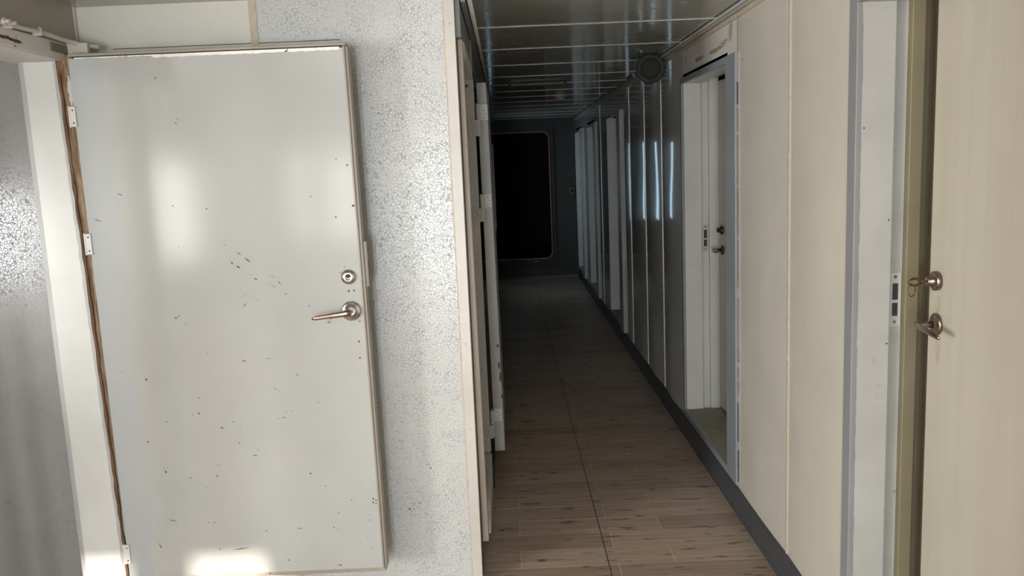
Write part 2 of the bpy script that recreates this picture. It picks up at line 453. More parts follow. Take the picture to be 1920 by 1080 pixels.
# skirting, right
sk = MB()
def skirt(y0, y1):
    poly = [(XR + 0.001, 0), (XR - 0.022, 0), (XR - 0.017, 0.012), (XR - 0.012, 0.10), (XR - 0.008, 0.112), (XR + 0.001, 0.112)]
    sk.prism(poly, 'y', y0, y1, 'skirting')
skirt(BY, YE)
tag(sk.build('baseboard_right'), 'dark grey rubber skirting along the right wall', 'skirting', 'structure')
tag(MB().box(-0.10, XR - 0.022, YE - 0.014, YE, 0, 0.03, 'skirting').build('baseboard_back'), 'dark skirting at the foot of the end wall', 'skirting', 'structure')

# cornice rails
rt = MB()
rt.box(XR - 0.022, XR, 2.4, YE, CH - 0.022, CH, 'trimwhite').box(XR - 0.010, XR, 2.4, YE, CH - 0.045, CH - 0.028, 'beige')
rt.tube([(XR - 0.030, 2.0, CH - 0.012), (XR - 0.030, 6.0, CH - 0.012), (XR - 0.030, 11.55, CH - 0.012)], 0.006, 'greystrip', 8)
tag(rt.build('trim_1'), 'slim pale cornice rail along the top of the right wall', 'cornice', 'structure')
lt_ = MB()
lt_.box(XL, XL + 0.016, 3.05, YE, CH - 0.03, CH, 'greystrip')
lt_.tube([(XL + 0.03, 3.05, CH - 0.012), (XL + 0.03, 5, CH - 0.012), (XL + 0.03, 11.5, CH - 0.012)], 0.009, 'trimwhite', 8)
tag(lt_.build('trim_2'), 'pale conduit rail along the top of the left corridor wall', 'cornice', 'structure')

# ------------------------------------------------------------------ cabin door frames and doors, right wall
def door_frame(idx, d, label, near=False, casing='bluegrey', cw=0.07, far=False, jm='jamb'):
    y0, y1 = d; mb = MB()
    z0, z1 = SILL, HEAD
    pr = 0.012
    # flat casing round the opening
    xf = XR - pr
    if not far:
        mb.box(xf, XR + 0.005, y0 - cw + (0 if near else -0.085), y0, z0 - 0.035, z1 + 0.03 + cw * 0, casing)
        mb.box(xf, XR + 0.005, y1, y1 + (0.055 if near else 0.03), z0 - 0.035, z1 + 0.03, casing)
        mb.box(xf, XR + 0.005, y0, y1, z1, z1 + 0.03, casing)
        mb.box(xf, XR + 0.005, y0, y1, z0 - 0.035, z0, casing)
    else:
        mb.box(xf - 0.012, XR + 0.005, y0 - 0.20, y0, z0 - 0.04, z1 + 0.02, 'jamb_chip')
        mb.box(xf, XR + 0.005, y1, y1 + 0.07, z0 - 0.04, z1 + 0.02, 'panel_far')
        mb.box(xf, XR + 0.005, y0, y1, z1 - 0.01, z1 + 0.02, 'panel_far')
        mb.box(xf, XR + 0.005, y0, y1, z0 - 0.04, z0, casing)
    # jambs, head, sill
    mb.box(XR + 0.0, XR + 0.098, y1, y1 + 0.05, z0 - 0.04, z1 + 0.03, jm)
    mb.box(XR + 0.098, XR + 0.142, y1 + 0.022, y1 + 0.06, z0 - 0.04, z1 + 0.03, jm)
    mb.box(XR + 0.142, XR + (0.18 if near else 0.196), y1 + (0.002 if near else 0.004), y1 + 0.06, z0 - 0.04, z1 + 0.03, 'olive' if near else jm)
    if near: mb.box(XR + 0.18, XR + 0.30, y1 + 0.03, y1 + 0.07, z0 - 0.04, z1 + 0.1, 'olive')
    mb.box(XR + 0.0, XR + 0.14, y0 - 0.05, y0, z0 - 0.04, z1 + 0.03, jm)
    mb.box(XR + 0.0, XR + 0.10, y0, y1, z1, z1 + 0.05, jm)
    mb.box(XR + 0.10, XR + 0.20, y0, y1 + .05, z1 + 0.03, z1 + 0.08, jm)
    mb.box(XR + 0.0, XR + 0.20, y0, y1, z0 - 0.04, z0, 'jamb' if near else 'stain')
    o = mb.build('trim_%d' % idx, bevel=0.0025)
    return tag(o, label, 'door frame', 'structure')
fr1 = door_frame(3, D1, 'nearest grubby white door frame with grey edge and dark strike plate', near=True, casing='greystrip', cw=0.05, jm='jamb_chip')
fr2 = door_frame(4, D2, 'blue grey framed doorway behind the round loudspeaker', casing='bluegrey')
fr3 = door_frame(5, D3, 'white edged dark doorway beyond the bulging panels', far=True)
fr4 = door_frame(6, D4, 'narrow dark doorway, second from the corridor end', far=True)
fr5 = door_frame(7, D5, 'doorway with bluish lit jamb next to the end wall', far=True)

def strike(x0, x1, y, z0, z1, parent):
    mb = MB(); w_ = x1 - x0
    mb.box(x0, x1, y - 0.002, y + 0.002, z0, z1, 'steelpaint')
    cx = (x0 + x1) / 2
    h = z1 - z0
    mb.box(cx - w_ * 0.24, cx + w_ * 0.24, y - 0.003, y + 0.001, z0 + h * 0.50, z0 + h * 0.80, 'shutter')
    mb.box(cx - w_ * 0.24, cx + w_ * 0.24, y - 0.003, y + 0.001, z0 + h * 0.20, z0 + h * 0.44, 'shutter')
    for q in (0.09, 0.92): mb.lathe((cx, y - 0.002, z0 + h * q), (0, -1, 0), [(0, 0.005), (0.001, 0.004)], 'oldsteel', 12)
    o = mb.build('strike_plate', parent); o['label'] = 'steel strike plate with two dark slots'
    return o
M['steelpaint'] = paint('painted_steel', (0.50, 0.49, 0.46), rough=0.35, var=0.05)
strike(XR + 0.104, XR + 0.137, D1[1] + 0.021, 1.085, 1.245, fr1)
strike(XR + 0.103, XR + 0.139, D2[1] + 0.021, 1.068, 1.222, fr2)

def cabin_door(idx, d, ang, label, xin=0.145, mat='doorpaint'):
    """leaf hinged at the near side (small y); ang opens it into the cabin"""
    y0, y1 = d; wdt = y1 - y0 - 0.01 + 0.03
    hinge = Vector((XR + xin, y0 - 0.0, SILL + 0.012))
    L = empty('door_%d' % idx, hinge, label, 'door', 'structure')
    ca, sa = math.cos(ang), math.sin(ang)
    dirv = Vector((sa, ca, 0)); nrm = Vector((-ca, sa, 0))   # nrm faces the corridor
    return L, hinge, dirv, nrm, wdt
def leaf_pts(h, dirv, nrm, wdt, hgt, th):
    a = [h, h + dirv * wdt, h + dirv * wdt - nrm * th, h - nrm * th]
    return [tuple(p) for p in a] + [tuple(p + Vector((0, 0, hgt))) for p in a]

def lever(parent, c, nrm, along, rose=0.027, length=0.12, mat='steel', rosemat='oldsteel', droop=0.0, neck=0.045, kind='plate'):
    """rose plate, neck and flat curved lever"""
    c = Vector(c); nrm = Vector(nrm); along = Vector(along)
    mb = MB().lathe(c, nrm, [(0, rose), (0.006, rose), (0.010, rose * 0.86), (0.010, rose * 0.45), (0.014, rose * 0.42)], rosemat, 32)
    h = mb.build('door_handle', parent)
    up = Vector((0, 0, 1))
    lv = MB()
    lv.tube([c + nrm * 0.008, c + nrm * neck * 0.6, c + nrm * neck], [0.010, 0.009, 0.010], mat, 16)
    P = [c + nrm * neck + along * (t * length) + up * (-droop * t * t) + nrm * (0.004 * math.sin(t * 3.1)) for t in (-0.06, 0.06, 0.25, 0.5, 0.75, 0.93, 1.0)]
    lv.tube(P, [0.009, 0.011, 0.0095, 0.0085, 0.0078, 0.0065, 0.003], mat, 14, flat=0.55, flat_ax=nrm)
    lv.build('lever', h)
    return h

def lock_rose(parent, c, nrm, r, mat='steel', prof=None):
    c = Vector(c); nrm = Vector(nrm)
    mb = MB().lathe(c, nrm, prof or [(0, r), (0.005, r), (0.010, r * 0.82), (0.011, r * 0.55), (0.006, r * 0.45)], mat, 32)
    o = mb.build('lock', parent)
    return o

# door 1: nearest, ajar
ang1 = math.radians(2.6)
L1, h1, d1, n1, w1 = cabin_door(1, D1, ang1, 'cream cabin door nearest the viewer, ajar, with key in its lock', xin=0.135)
w1 = 0.835
MB().hexa(leaf_pts(h1, d1, n1, w1, 1.845, 0.04), 'doorpaint').build('door_panel', L1, bevel=0.004)
def on1(dist_from_edge, z): return h1 + d1 * (w1 - dist_from_edge) + Vector((0, 0, z - h1.z))
lk = lock_rose(L1, on1(0.052, 1.238), n1, 0.0235, 'oldsteel', [(0, 0.0265), (0.012, 0.0265), (0.015, 0.021), (0.013, 0.013), (0.030, 0.0125), (0.032, 0.010)])
lk['label'] = 'tarnished round lock cylinder'
lever(L1, on1(0.055, 1.118), n1, -d1, rose=0.031, length=0.135, mat='oldsteel', neck=0.056, droop=0.010)
ks = MB()
for (dd, zz, ru, rv, mm) in ((0.055, 1.17, 0.010, 0.035, 'rubstain'), (0.06, 1.05, 0.012, 0.045, 'rubstain')):
    p = on1(dd, zz)
    a = []
    for i in range(16):
        t = 2 * math.pi * i / 16; a.append(p + n1 * 0.0006 + d1 * (ru * math.cos(t)) + Vector((0, 0, rv * math.sin(t) * (0.8 + 0.2 * math.sin(3 * t)))))
    f = ks.bm.faces.new([ks.bm.verts.new(q) for q in a]); f.material_index = ks.mi(mm)
st = ks.build('rust_stain', L1); st['label'] = 'pale rust run on the door below lock and handle'

# the key with its ring
kc = on1(0.052, 1.238) + n1 * 0.030
key = empty('key', kc, 'dark key with small ring hanging from the lock of the nearest cabin door', 'key')
kb = MB()
kb.tube([kc - n1 * 0.004, kc + n1 * 0.018], 0.0028, 'brass', 10)
bow = [kc + n1 * (0.032 + 0.015 * math.cos(t)) + Vector((0, 0, -0.001 + 0.0095 * math.sin(t))) for t in [2 * math.pi * i / 20 for i in range(20)]]
kb.tube(bow, 0.0032, 'brass', 8, closed=True)
kb.build('key_blade', key)
rc = kc + n1 * 0.040 + Vector((0, 0, -0.024))
ring = [rc + n1 * (0.009 * math.cos(t)) + Vector((0, 0, 0.017 * math.sin(t))) + d1 * 0.002 * math.sin(2 * t) for t in [2 * math.pi * i / 24 for i in range(24)]]
MB().tube(ring, 0.0017, 'brass', 8, closed=True).build('key_ring', key)

# door 2
L2, h2, d2, n2, w2 = cabin_door(2, D2, 0.0, 'pale cabin door set back inside the blue grey frame', xin=0.190)
w2 = 0.905
MB().hexa(leaf_pts(h2, d2, n2, w2, 1.84, 0.04), 'doorpaint').build('door_panel', L2, bevel=0.004)
def on2(dist, z): return h2 + d2 * (w2 - dist) + Vector((0, 0, z - h2.z))
lock_rose(L2, on2(0.075, 1.195), n2, 0.024, 'brass', [(0, 0.024), (0.012, 0.024), (0.014, 0.013), (0.03, 0.0125)])
lever(L2, on2(0.08, 1.085), n2, -d2, rose=0.026, length=0.10, mat='oldsteel', neck=0.055, rosemat='brass')

# doors 3-5, closed and deep in shadow
for i, d, lab in ((3, D3, 'closed cabin door beyond the bulging wall panels'), (4, D4, 'closed cabin door, second from corridor end'), (5, D5, 'closed cabin door beside the end wall')):
    L, h, dv, nv, ww = cabin_door(i, d, 0.0, lab, xin=0.15)
    MB().hexa(leaf_pts(h, dv, nv, d[1] - d[0] + 0.02, 1.84, 0.04), 'doorpaint').build('door_panel', L, bevel=0.004)
    lever(L, h + dv * (d[1] - d[0] - 0.07) + Vector((0, 0, 0.9)), nv, -dv, mat='oldsteel', neck=0.04, length=0.1)

wm = MB()
strip(wm, XR + 0.0955, XR + 0.0985, XR + 0.0955, XR + 0.0985, D1[1] - 0.0008, SILL, 1.9, 'greystrip', n=90, jag=0.0012, seed=3)
strip(wm, XR + 0.001, XR + 0.004, XR + 0.001, XR + 0.004, D1[1] - 0.0008, SILL, 1.97, 'greystrip', n=90, jag=0.0014, seed=9)
for (x_, z_, a_, b_) in ((1.055, 0.98, 0.012, 0.020), (1.066, 0.90, 0.008, 0.022), (1.05, 0.84, 0.010, 0.014), (1.012, 1.29, 0.004, 0.02), (1.07, 0.62, 0.006, 0.010)):
    blob(wm, 'y', x_, z_, a_, b_, D1[1] - 0.0008, 'smudge', int(z_ * 100))
for (x_, z_) in ((1.088, 1.40), (1.012, 1.66), (1.09, 1.04)): blob(wm, 'y', x_, z_, 0.003, 0.003, D1[1] - 0.0010, 'scratch_shade', int(z_ * 100))
wo_ = wm.build('worn_paint', fr1); wo_['label'] = 'chipped paint edges and grey smudges on the white jamb'
# peeling outer edge of the blue grey frame
pe = MB()
k_ = pe.mi('stain2')
rnd = random.Random(5)
zz = 0.14
while zz < 2.0:
    L_ = rnd.uniform(0.03, 0.22); wd_ = rnd.uniform(0.002, 0.006)
    pe.box(XR - 0.0045, XR - 0.0035, 3.558 - wd_, 3.562, zz, min(zz + L_, 2.02), rnd.choice(('scratch_shade', 'stain2', 'trimwhite', 'stain2')))
    zz += L_ + rnd.uniform(0.0, 0.05)
po_ = pe.build('peeling_edge', fr2); po_['label'] = 'peeling brown and white paint edge'

# cabins behind the right wall
cb = MB()
cb.box(1.86, 1.9, BY, 14.4, 0, CH, 'olive')
for a in (2.46, 5.2, 8.3, 10.1): cb.box(1.21, 1.86, a, a + 0.04, 0, CH, 'olive')
tag(cb.build('wall_cabin_side'), 'olive brown cabin lining seen through the gap of the nearest door', 'wall', 'structure')

# ------------------------------------------------------------------ wall facing the viewer
wf = MB()
wf.box(-1.48, -0.872, YW, YW + 0.05, 0, CH, 'plainwall')
wf.box(-0.846, -0.186, YW, YW + 0.05, 0, CH, 'crackle')
wf.box(-0.872, -0.846, YW - 0.004, YW + 0.05, 0, CH, 'beige')
for (x, z, r) in ((-0.187, 1.748, 0.005), (-0.33, 0.47, 0.004), (-0.42, 0.31, 0.005), (-0.38, 0.33, 0.003)): blob(wf, 'y', x, z, r, r * .7, YW - 0.0006, 'scratch_shade', int(x * -100))
wf.box(-1.36, -0.56, YW - 0.0012, YW, 2.062, 2.0645, 'scratch_shade')  # dark strip painted in for the shadow gap above the open leaf
tag(wf.build('wall_front'), 'pale crackle patterned wall behind the open rusty door', 'wall', 'structure')
cp = MB()
cp.box(-0.188, -0.152, YW - 0.012, YW + 0.055, 0, CH, 'trimwhite')
cp.box(-0.194, -0.188, YW - 0.004, YW + 0.02, 0, CH, 'beige')
for z in (0.62, 0.95, 2.1): cp.lathe((-0.170, YW - 0.012, z), (0, -1, 0), [(0, 0.004), (0.001, 0.003)], 'beige', 10)
tag(cp.build('trim_8', bevel=0.004), 'off-white corner post where the crackle wall meets the corridor', 'corner post', 'structure')

# ------------------------------------------------------------------ left wall with doorway to the side room
XW = -1.48
lw = MB()
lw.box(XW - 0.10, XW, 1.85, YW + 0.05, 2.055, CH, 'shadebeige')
lw.box(XW - 0.006, XW + 0.006, YW - 0.014, YW - 0.002, 2.06, CH, 'trimwhite')
tag(lw.build('wall_left'), 'pale wall above the rusty door frame', 'wall', 'structure')
# crackle wall of the side room
sr = MB()
sr.box(-4.9, -1.645, 3.05, 3.10, 0, CH, 'crackle_shaded')
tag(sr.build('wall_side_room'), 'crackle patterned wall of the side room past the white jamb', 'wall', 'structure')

jb = MB()
# far jamb (face towards the viewer), bevelled return and head
jb.hexa([(-1.604, 2.875, 0), (-1.462, 2.875, 0), (-1.462, 3.02, 0), (-1.604, 3.02, 0),
         (-1.604, 2.875, 2.012), (-1.502, 2.875, 2.012), (-1.502, 3.02, 2.012), (-1.604, 3.02, 2.012)], 'jamb')
jb.prism([(-1.604, 2.876), (-1.604, 3.05), (-1.648, 3.05), (-1.636, 2.905)], 'z', 0, 2.02, 'jamb')
jb.box(-1.648, XW + 0.006, 1.90, 3.02, 2.012, 2.056, 'chipped')
jb.box(XW - 0.004, XW + 0.014, 1.90, 2.94, 2.018, 2.070, 'chipped')
jb.box(-1.655, -1.605, 1.85, 1.90, 0, 2.06, 'jamb')
jb.box(-1.466, -1.395, 2.905, 2.925, 2.028, 2.072, 'trimwhite')
jb.box(-1.478, -1.462, 2.80, 2.93, 2.034, 2.062, 'olive')
jbo = jb.build('trim_9', bevel=0.003)
tag(jbo, 'white steel jamb and chipped head of the side room doorway', 'door frame', 'structure')
# rusty hinge post
hp = MB()
hp.hexa([(-1.466, 2.885, 0), (-1.436, 2.885, 0), (-1.436, 3.02, 0), (-1.466, 3.02, 0),
         (-1.502, 2.885, 2.03), (-1.44, 2.885, 2.03), (-1.44, 3.02, 2.03), (-1.502, 3.02, 2.03)], 'rust')
strip(hp, -1.502, -1.492, -1.466, -1.454, 2.873, 0, 2.02, 'jamb_chip', seed=4)
strip(hp, -1.492, -1.483, -1.455, -1.446, 2.874, 0, 1.97, 'rust_dark', seed=5, jag=0.0025)
blob(hp, 'y', -1.452, 1.91, 0.010, 0.06, 2.8715, 'trimwhite', 77)
blob(hp, 'y', -1.449, 1.84, 0.008, 0.03, 2.8715, 'trimwhite', 78)
hpo = hp.build('hinge_post', jbo); hpo['label'] = 'rusty brown hinge post beside the open door'

# cable / pipe on the door head
pipe = empty('pipe', (XW + 0.03, 2.5, 2.09), 'white painted thin pipe clipped above the rusty door head', 'pipe')
P = [(XW + 0.026, 2.2, 2.085), (XW + 0.026, 2.52, 2.078), (XW + 0.028, 2.62, 2.078), (XW + 0.026, 2.74, 2.082), (XW + 0.03, 2.86, 2.076), (XW + 0.055, 2.925, 2.069), (XW + 0.11, 2.94, 2.060)]
MB().tube(P, 0.008, 'trimwhite', 12).build('tube', pipe)
for (yy, zz) in ((2.56, 2.079), (2.72, 2.082)):
    cl = MB().box(XW + 0.006, XW + 0.036, yy - 0.006, yy + 0.006, zz - 0.014, zz + 0.012, 'trimwhite').build('clip', pipe, bevel=0.002)
nb = MB()
for yy in (2.515, 2.548):
    nb.lathe((XW + 0.036, yy, 2.078), (1, 0, 0), [(0, 0.011), (0.008, 0.011), (0.009, 0.006), (0.020, 0.006)], 'trimwhite', 6, False)
nb.build('nut', pipe)
rf = MB()
for k_, (a, b, zz) in enumerate(((2.50, 2.60, 2.040), (2.57, 2.645, 2.036), (2.0, 2.2, 2.05))):
    blob(rf, 'x', (a + b) / 2, zz, (b - a) / 2, 0.006, XW + 0.0142, 'rust_dark', 40 + k_)
ro = rf.build('rust_patch', jbo); ro['label'] = 'dark rust patch on the door head'

# ------------------------------------------------------------------ door 6: the big open leaf lying along the front wall
YL = 2.85
LX0, LX1t, LX1b, LZ0, LZ1 = -1.437, -0.510, -0.496, 0.157, 2.018
D6 = empty('door_6', (LX0, YL + 0.02, LZ0), 'large off-white steel door with rusty edges, swung open against the crackle wall', 'door', 'structure')
lf = MB()
def hx(x0b, x1b, x0t, x1t, y0, y1, z0, z1, m, mb=lf):
    mb.hexa([(x0b, y0, z0), (x1b, y0, z0), (x1b, y1, z0), (x0b, y1, z0), (x0t, y0, z1), (x1t, y0, z1), (x1t, y1, z1), (x0t, y1, z1)], m)
e = 0.012
hx(LX0 + 0.004, LX1b - e, LX0, LX1t - e, YL, YL + 0.045, LZ0 + 0.006, LZ1 - 0.006, 'leaf')
random.seed(7)
def mark(x, z, dx, dz, wd, m='scratch_shade'):
    p = Vector((x, 0, z)); q = Vector((x + dx, 0, z + dz)); t = (q - p); L_ = t.length
    if L_ < 1e-5: return
    n_ = Vector((-t.z, 0, t.x)) / L_ * wd * 0.5; c_ = (p + q) / 2
    y_ = YL - 0.0004
    k = lf.mi(m)
    f = lf.bm.faces.new([lf.bm.verts.new((v.x, y_, v.z)) for v in (p, c_ - n_, q, c_ + n_)]); f.material_index = k
MARKS = [ (-1.416,1.479,0.033,-0.013,0.0030,'scratch_shade'), (-1.231,1.400,0.004,-0.007,0.0015,'scratch_shade'), (-0.980,1.372,0.011,-0.005,0.0015,'scratch_shade'), (-0.938,1.344,0.020,-0.012,0.0030,'scratch_shade'),
(-0.912,1.324,0.022,-0.020,0.0050,'scratch_shade'), (-0.960,1.311,0.009,-0.010,0.0050,'scratch_shade'), (-0.942,1.297,0.014,-0.012,0.0060,'scratch_shade'), (-0.905,1.269,0.019,-0.013,0.0012,'scratch_shade'),
(-0.884,1.251,0.012,-0.009,0.0050,'scratch_shade'), (-0.830,1.260,0.019,-0.015,0.0012,'scratch_shade'), (-0.805,1.237,0.015,-0.013,0.0030,'scratch_shade'), (-0.835,1.226,0.030,-0.016,0.0012,'scratch_shade'),
(-0.848,1.225,0.027,0.007,0.0010,'scratch_shade'), (-0.784,1.191,0.011,-0.003,0.0030,'scratch_shade'), (-0.897,1.182,0.028,-0.015,0.0010,'scratch_shade'), (-0.932,1.150,0.014,0.012,0.0030,'scratch_shade'),
(-0.935,1.181,0.026,0.019,0.0010,'scratch_shade'), (-1.162,1.124,0.010,0.007,0.0030,'scratch_shade'), (-1.138,1.298,0.012,0.003,0.0015,'rubstain'), (-1.140,1.099,0.008,0.003,0.0030,'scratch_shade'),
(-0.705,1.144,0.010,0.000,0.0030,'scratch_shade'), (-0.954,0.957,0.019,0.001,0.0040,'scratch_shade'), (-0.872,0.962,0.030,0.002,0.0016,'scratch_shade'), (-1.052,0.722,0.015,-0.008,0.0050,'scratch_shade'),
(-0.993,0.662,0.009,-0.005,0.0035,'scratch_shade'), (-0.948,0.611,0.024,-0.002,0.0035,'scratch_shade'), (-1.268,0.579,0.005,-0.012,0.0020,'scratch_shade'), (-1.248,0.751,0.018,-0.005,0.0020,'scratch_shade'),
(-1.081,0.581,0.022,-0.003,0.0015,'scratch_shade'), (-0.830,0.745,0.016,0.001,0.0030,'scratch_shade'), (-0.856,0.743,0.026,0.001,0.0010,'scratch_shade'), (-0.822,0.765,0.013,0.001,0.0015,'scratch_shade'),
(-0.799,0.768,0.010,0.001,0.0020,'scratch_shade'), (-1.065,0.825,0.029,-0.004,0.0060,'rubstain'), (-0.838,0.844,0.016,-0.001,0.0010,'scratch_shade'), (-1.389,0.937,0.022,-0.001,0.0010,'scratch_shade'),
(-1.243,0.861,0.026,0.040,0.0010,'rubstain'), (-0.703,0.795,0.013,0.001,0.0020,'scratch_shade'), (-1.271,0.383,0.034,-0.009,0.0035,'scratch_shade'), (-1.133,0.366,0.013,-0.001,0.0020,'scratch_shade'),
(-1.113,0.364,0.013,-0.001,0.0030,'scratch_shade'), (-0.927,0.323,0.014,0.001,0.0030,'scratch_shade'), (-0.811,0.327,0.024,0.000,0.0030,'scratch_shade'), (-1.055,0.255,0.073,0.008,0.0040,'rust_dark'),
(-1.316,0.296,0.008,-0.014,0.0030,'scratch_shade'), (-1.308,0.282,0.013,-0.020,0.0020,'rubstain'), (-0.729,0.246,0.026,0.001,0.0020,'rubstain'), (-0.761,0.233,0.021,0.004,0.0015,'rubstain'),
(-1.371,0.495,0.017,0.008,0.0020,'rubstain'), (-1.130,0.500,0.017,-0.002,0.0030,'stain2'), (-0.681,0.179,0.026,0.000,0.0040,'stain2'), (-1.265,0.280,0.010,-0.014,0.0015,'rubstain'),
(-1.238,0.175,0.032,-0.009,0.0015,'rubstain'), (-0.662,0.301,0.013,-0.002,0.0020,'rubstain'), (-1.156,1.932,0.004,0.012,0.0040,'scratch_shade'), (-1.184,1.959,0.024,-0.011,0.0010,'scratch_shade'),
(-1.325,1.561,0.021,-0.008,0.0035,'scratch_shade'), (-1.102,1.802,0.014,-0.003,0.0015,'scratch_shade'), (-0.669,1.520,0.006,0.005,0.0040,'scratch_shade'), ]
for mk_ in MARKS: mark(*mk_)
def spot(x, z, r, m, seed): blob(lf, 'y', x, z, r[0], r[1], YL - 0.0007, m, seed)
SPOTS = [ (-1.133,1.369,0.0018,0.0016,'scratch_shade'), (-1.425,1.358,0.0022,0.0020,'scratch_shade'), (-1.168,1.122,0.0040,0.0036,'scratch_shade'), (-1.025,1.496,0.0027,0.0024,'scratch_shade'),
(-1.139,1.510,0.0018,0.0016,'scratch_shade'), (-0.762,0.900,0.0027,0.0024,'scratch_shade'), (-0.843,0.852,0.0027,0.0024,'scratch_shade'), (-1.118,0.830,0.0027,0.0024,'scratch_shade'), (-1.003,0.738,0.0027,0.0024,'scratch_shade'),
(-0.981,0.707,0.0018,0.0016,'scratch_shade'), (-0.923,0.630,0.0022,0.0020,'scratch_shade'), (-0.904,0.610,0.0018,0.0016,'scratch_shade'), (-1.313,0.678,0.0040,0.0036,'scratch_shade'), (-1.261,0.563,0.0036,0.0032,'scratch_shade'),
(-1.080,0.539,0.0027,0.0024,'scratch_shade'), (-0.743,0.533,0.0027,0.0024,'scratch_shade'), (-1.176,0.536,0.0022,0.0020,'scratch_shade'), (-1.122,0.775,0.0040,0.0036,'scratch_shade'), (-1.073,0.989,0.0022,0.0020,'scratch_shade'),
(-1.144,0.770,0.0022,0.0020,'scratch_shade'), (-0.738,0.785,0.0018,0.0016,'scratch_shade'), (-0.835,0.706,0.0013,0.0012,'scratch_shade'), (-1.261,0.563,0.0032,0.0028,'scratch_shade'), (-1.176,0.537,0.0032,0.0028,'scratch_shade'),
(-1.080,0.539,0.0032,0.0028,'scratch_shade'), (-0.744,0.534,0.0032,0.0028,'scratch_shade'), (-0.693,0.484,0.0025,0.0023,'scratch_shade'), (-0.603,0.426,0.0025,0.0023,'scratch_shade'), (-0.515,0.422,0.0032,0.0028,'scratch_shade'),
(-0.516,0.409,0.0032,0.0028,'scratch_shade'), (-0.654,0.380,0.0025,0.0023,'scratch_shade'), (-0.543,0.347,0.0025,0.0023,'scratch_shade'), (-0.675,0.325,0.0025,0.0023,'scratch_shade'), (-0.664,0.316,0.0019,0.0017,'scratch_shade'),
(-0.556,0.285,0.0019,0.0017,'scratch_shade'), (-1.095,0.261,0.0032,0.0028,'scratch_shade'), (-1.309,0.280,0.0038,0.0034,'scratch_shade'), (-0.542,0.238,0.0019,0.0017,'scratch_shade'), (-0.848,0.207,0.0032,0.0028,'scratch_shade'),
(-0.661,0.178,0.0038,0.0034,'scratch_shade'), (-0.921,0.159,0.0038,0.0034,'scratch_shade'), (-1.100,1.788,0.0030,0.0026,'scratch_shade'), (-0.570,1.646,0.0028,0.0025,'scratch_shade'), (-0.585,1.449,0.0037,0.0033,'scratch_shade'),
(-0.523,1.485,0.0056,0.0049,'rust_dark'), (-1.139,1.511,0.0028,0.0025,'scratch_shade'), (-1.025,1.497,0.0028,0.0025,'scratch_shade'), (-0.629,1.094,0.0041,0.0036,'stain2'), (-0.636,1.083,0.0074,0.0066,'stain2'),
(-0.529,1.082,0.0056,0.0049,'stain2'), (-0.568,1.276,0.0037,0.0033,'stain2'), (-0.584,1.256,0.0037,0.0033,'stain2'), (-0.559,1.190,0.0046,0.0041,'scratch_shade'), (-0.536,1.010,0.0041,0.0036,'rust_dark'),
(-0.537,0.951,0.0041,0.0036,'rust_dark'), (-0.512,0.893,0.0041,0.0036,'rust_dark'), (-0.510,0.819,0.0041,0.0036,'rust_dark'), (-0.525,0.428,0.0041,0.0036,'rust_dark'),
(-0.526,0.414,0.0041,0.0036,'rust_dark'), (-0.534,1.623,0.0041,0.0036,'rust_dark'), (-0.541,1.191,0.0041,0.0036,'rust_dark'), ]
for i, s_ in enumerate(SPOTS): spot(s_[0], s_[1], (s_[2], s_[3]), s_[4], 100 + i)
lf.build('door_panel', D6, bevel=0.0015)
# folded steel edging, right side and bottom, bright worn top
ed = MB()
hx(LX1b - e, LX1b - 0.005, LX1t - e, LX1t - 0.005, YL - 0.003, YL + 0.012, LZ0, LZ1, 'leaf_edge', ed)
hx(LX1b - 0.006, LX1b + 0.004, LX1t - 0.006, LX1t + 0.004, YL + 0.004, YL + 0.05, LZ0, LZ1, 'leaf_edge', ed)
ed.box(-1.2, LX1b, YL + 0.002, YL + 0.05, LZ0 - 0.010, LZ0 + 0.006, 'leaf_edge')
ed.box(LX0, LX1t, YL + 0.0, YL + 0.05, LZ1 + 0.001, LZ1 + 0.010, 'leaf_edge')
eo = ed.build('edging', D6, bevel=0.002); eo['label'] = 'brownish worn steel edging'
tb = MB()
k = tb.mi('bare'); n = 70; top = []; bot = []
rnd = random.Random(12)
for i in range(n + 1):
    t = i / n; x = LX0 + 0.02 + (LX1t - e - LX0 - 0.03) * t
    wdt = (0.0022 if t < 0.3 else 0.009) + rnd.uniform(-0.0012, 0.0015)
    top.append(tb.bm.verts.new((x, YL - 0.0014, LZ1 - 0.003))); bot.append(tb.bm.verts.new((x, YL - 0.0014, LZ1 - 0.004 - wdt)))
for i in range(n): tb.bm.faces.new((bot[i], bot[i + 1], top[i + 1], top[i])).material_index = k
to = tb.build('top_strip', D6); to['label'] = 'bright white strip with rust flecks along the top edge'
# lock and handle
lk = lock_rose(D6, (-0.556, YL, 1.240), (0, -1, 0), 0.0245, 'steel', [(0, 0.026), (0.004, 0.026), (0.009, 0.023), (0.012, 0.014), (0.0125, 0.008), (0.006, 0.0075)])
MB().lathe((-0.556, YL - 0.0075, 1.243), (0, -1, 0), [(0, 0.0065), (0.0055, 0.0065)], 'black', 16).build('keyhole', lk)
hd = lever(D6, (-0.555, YL, 1.120), (0, -1, 0), (-1, 0, -0.08), rose=0.0345, length=0.128, mat='oldsteel', rosemat='steel', neck=0.05, droop=0.004)
hd['label'] = 'steel lever handle on a round rose'
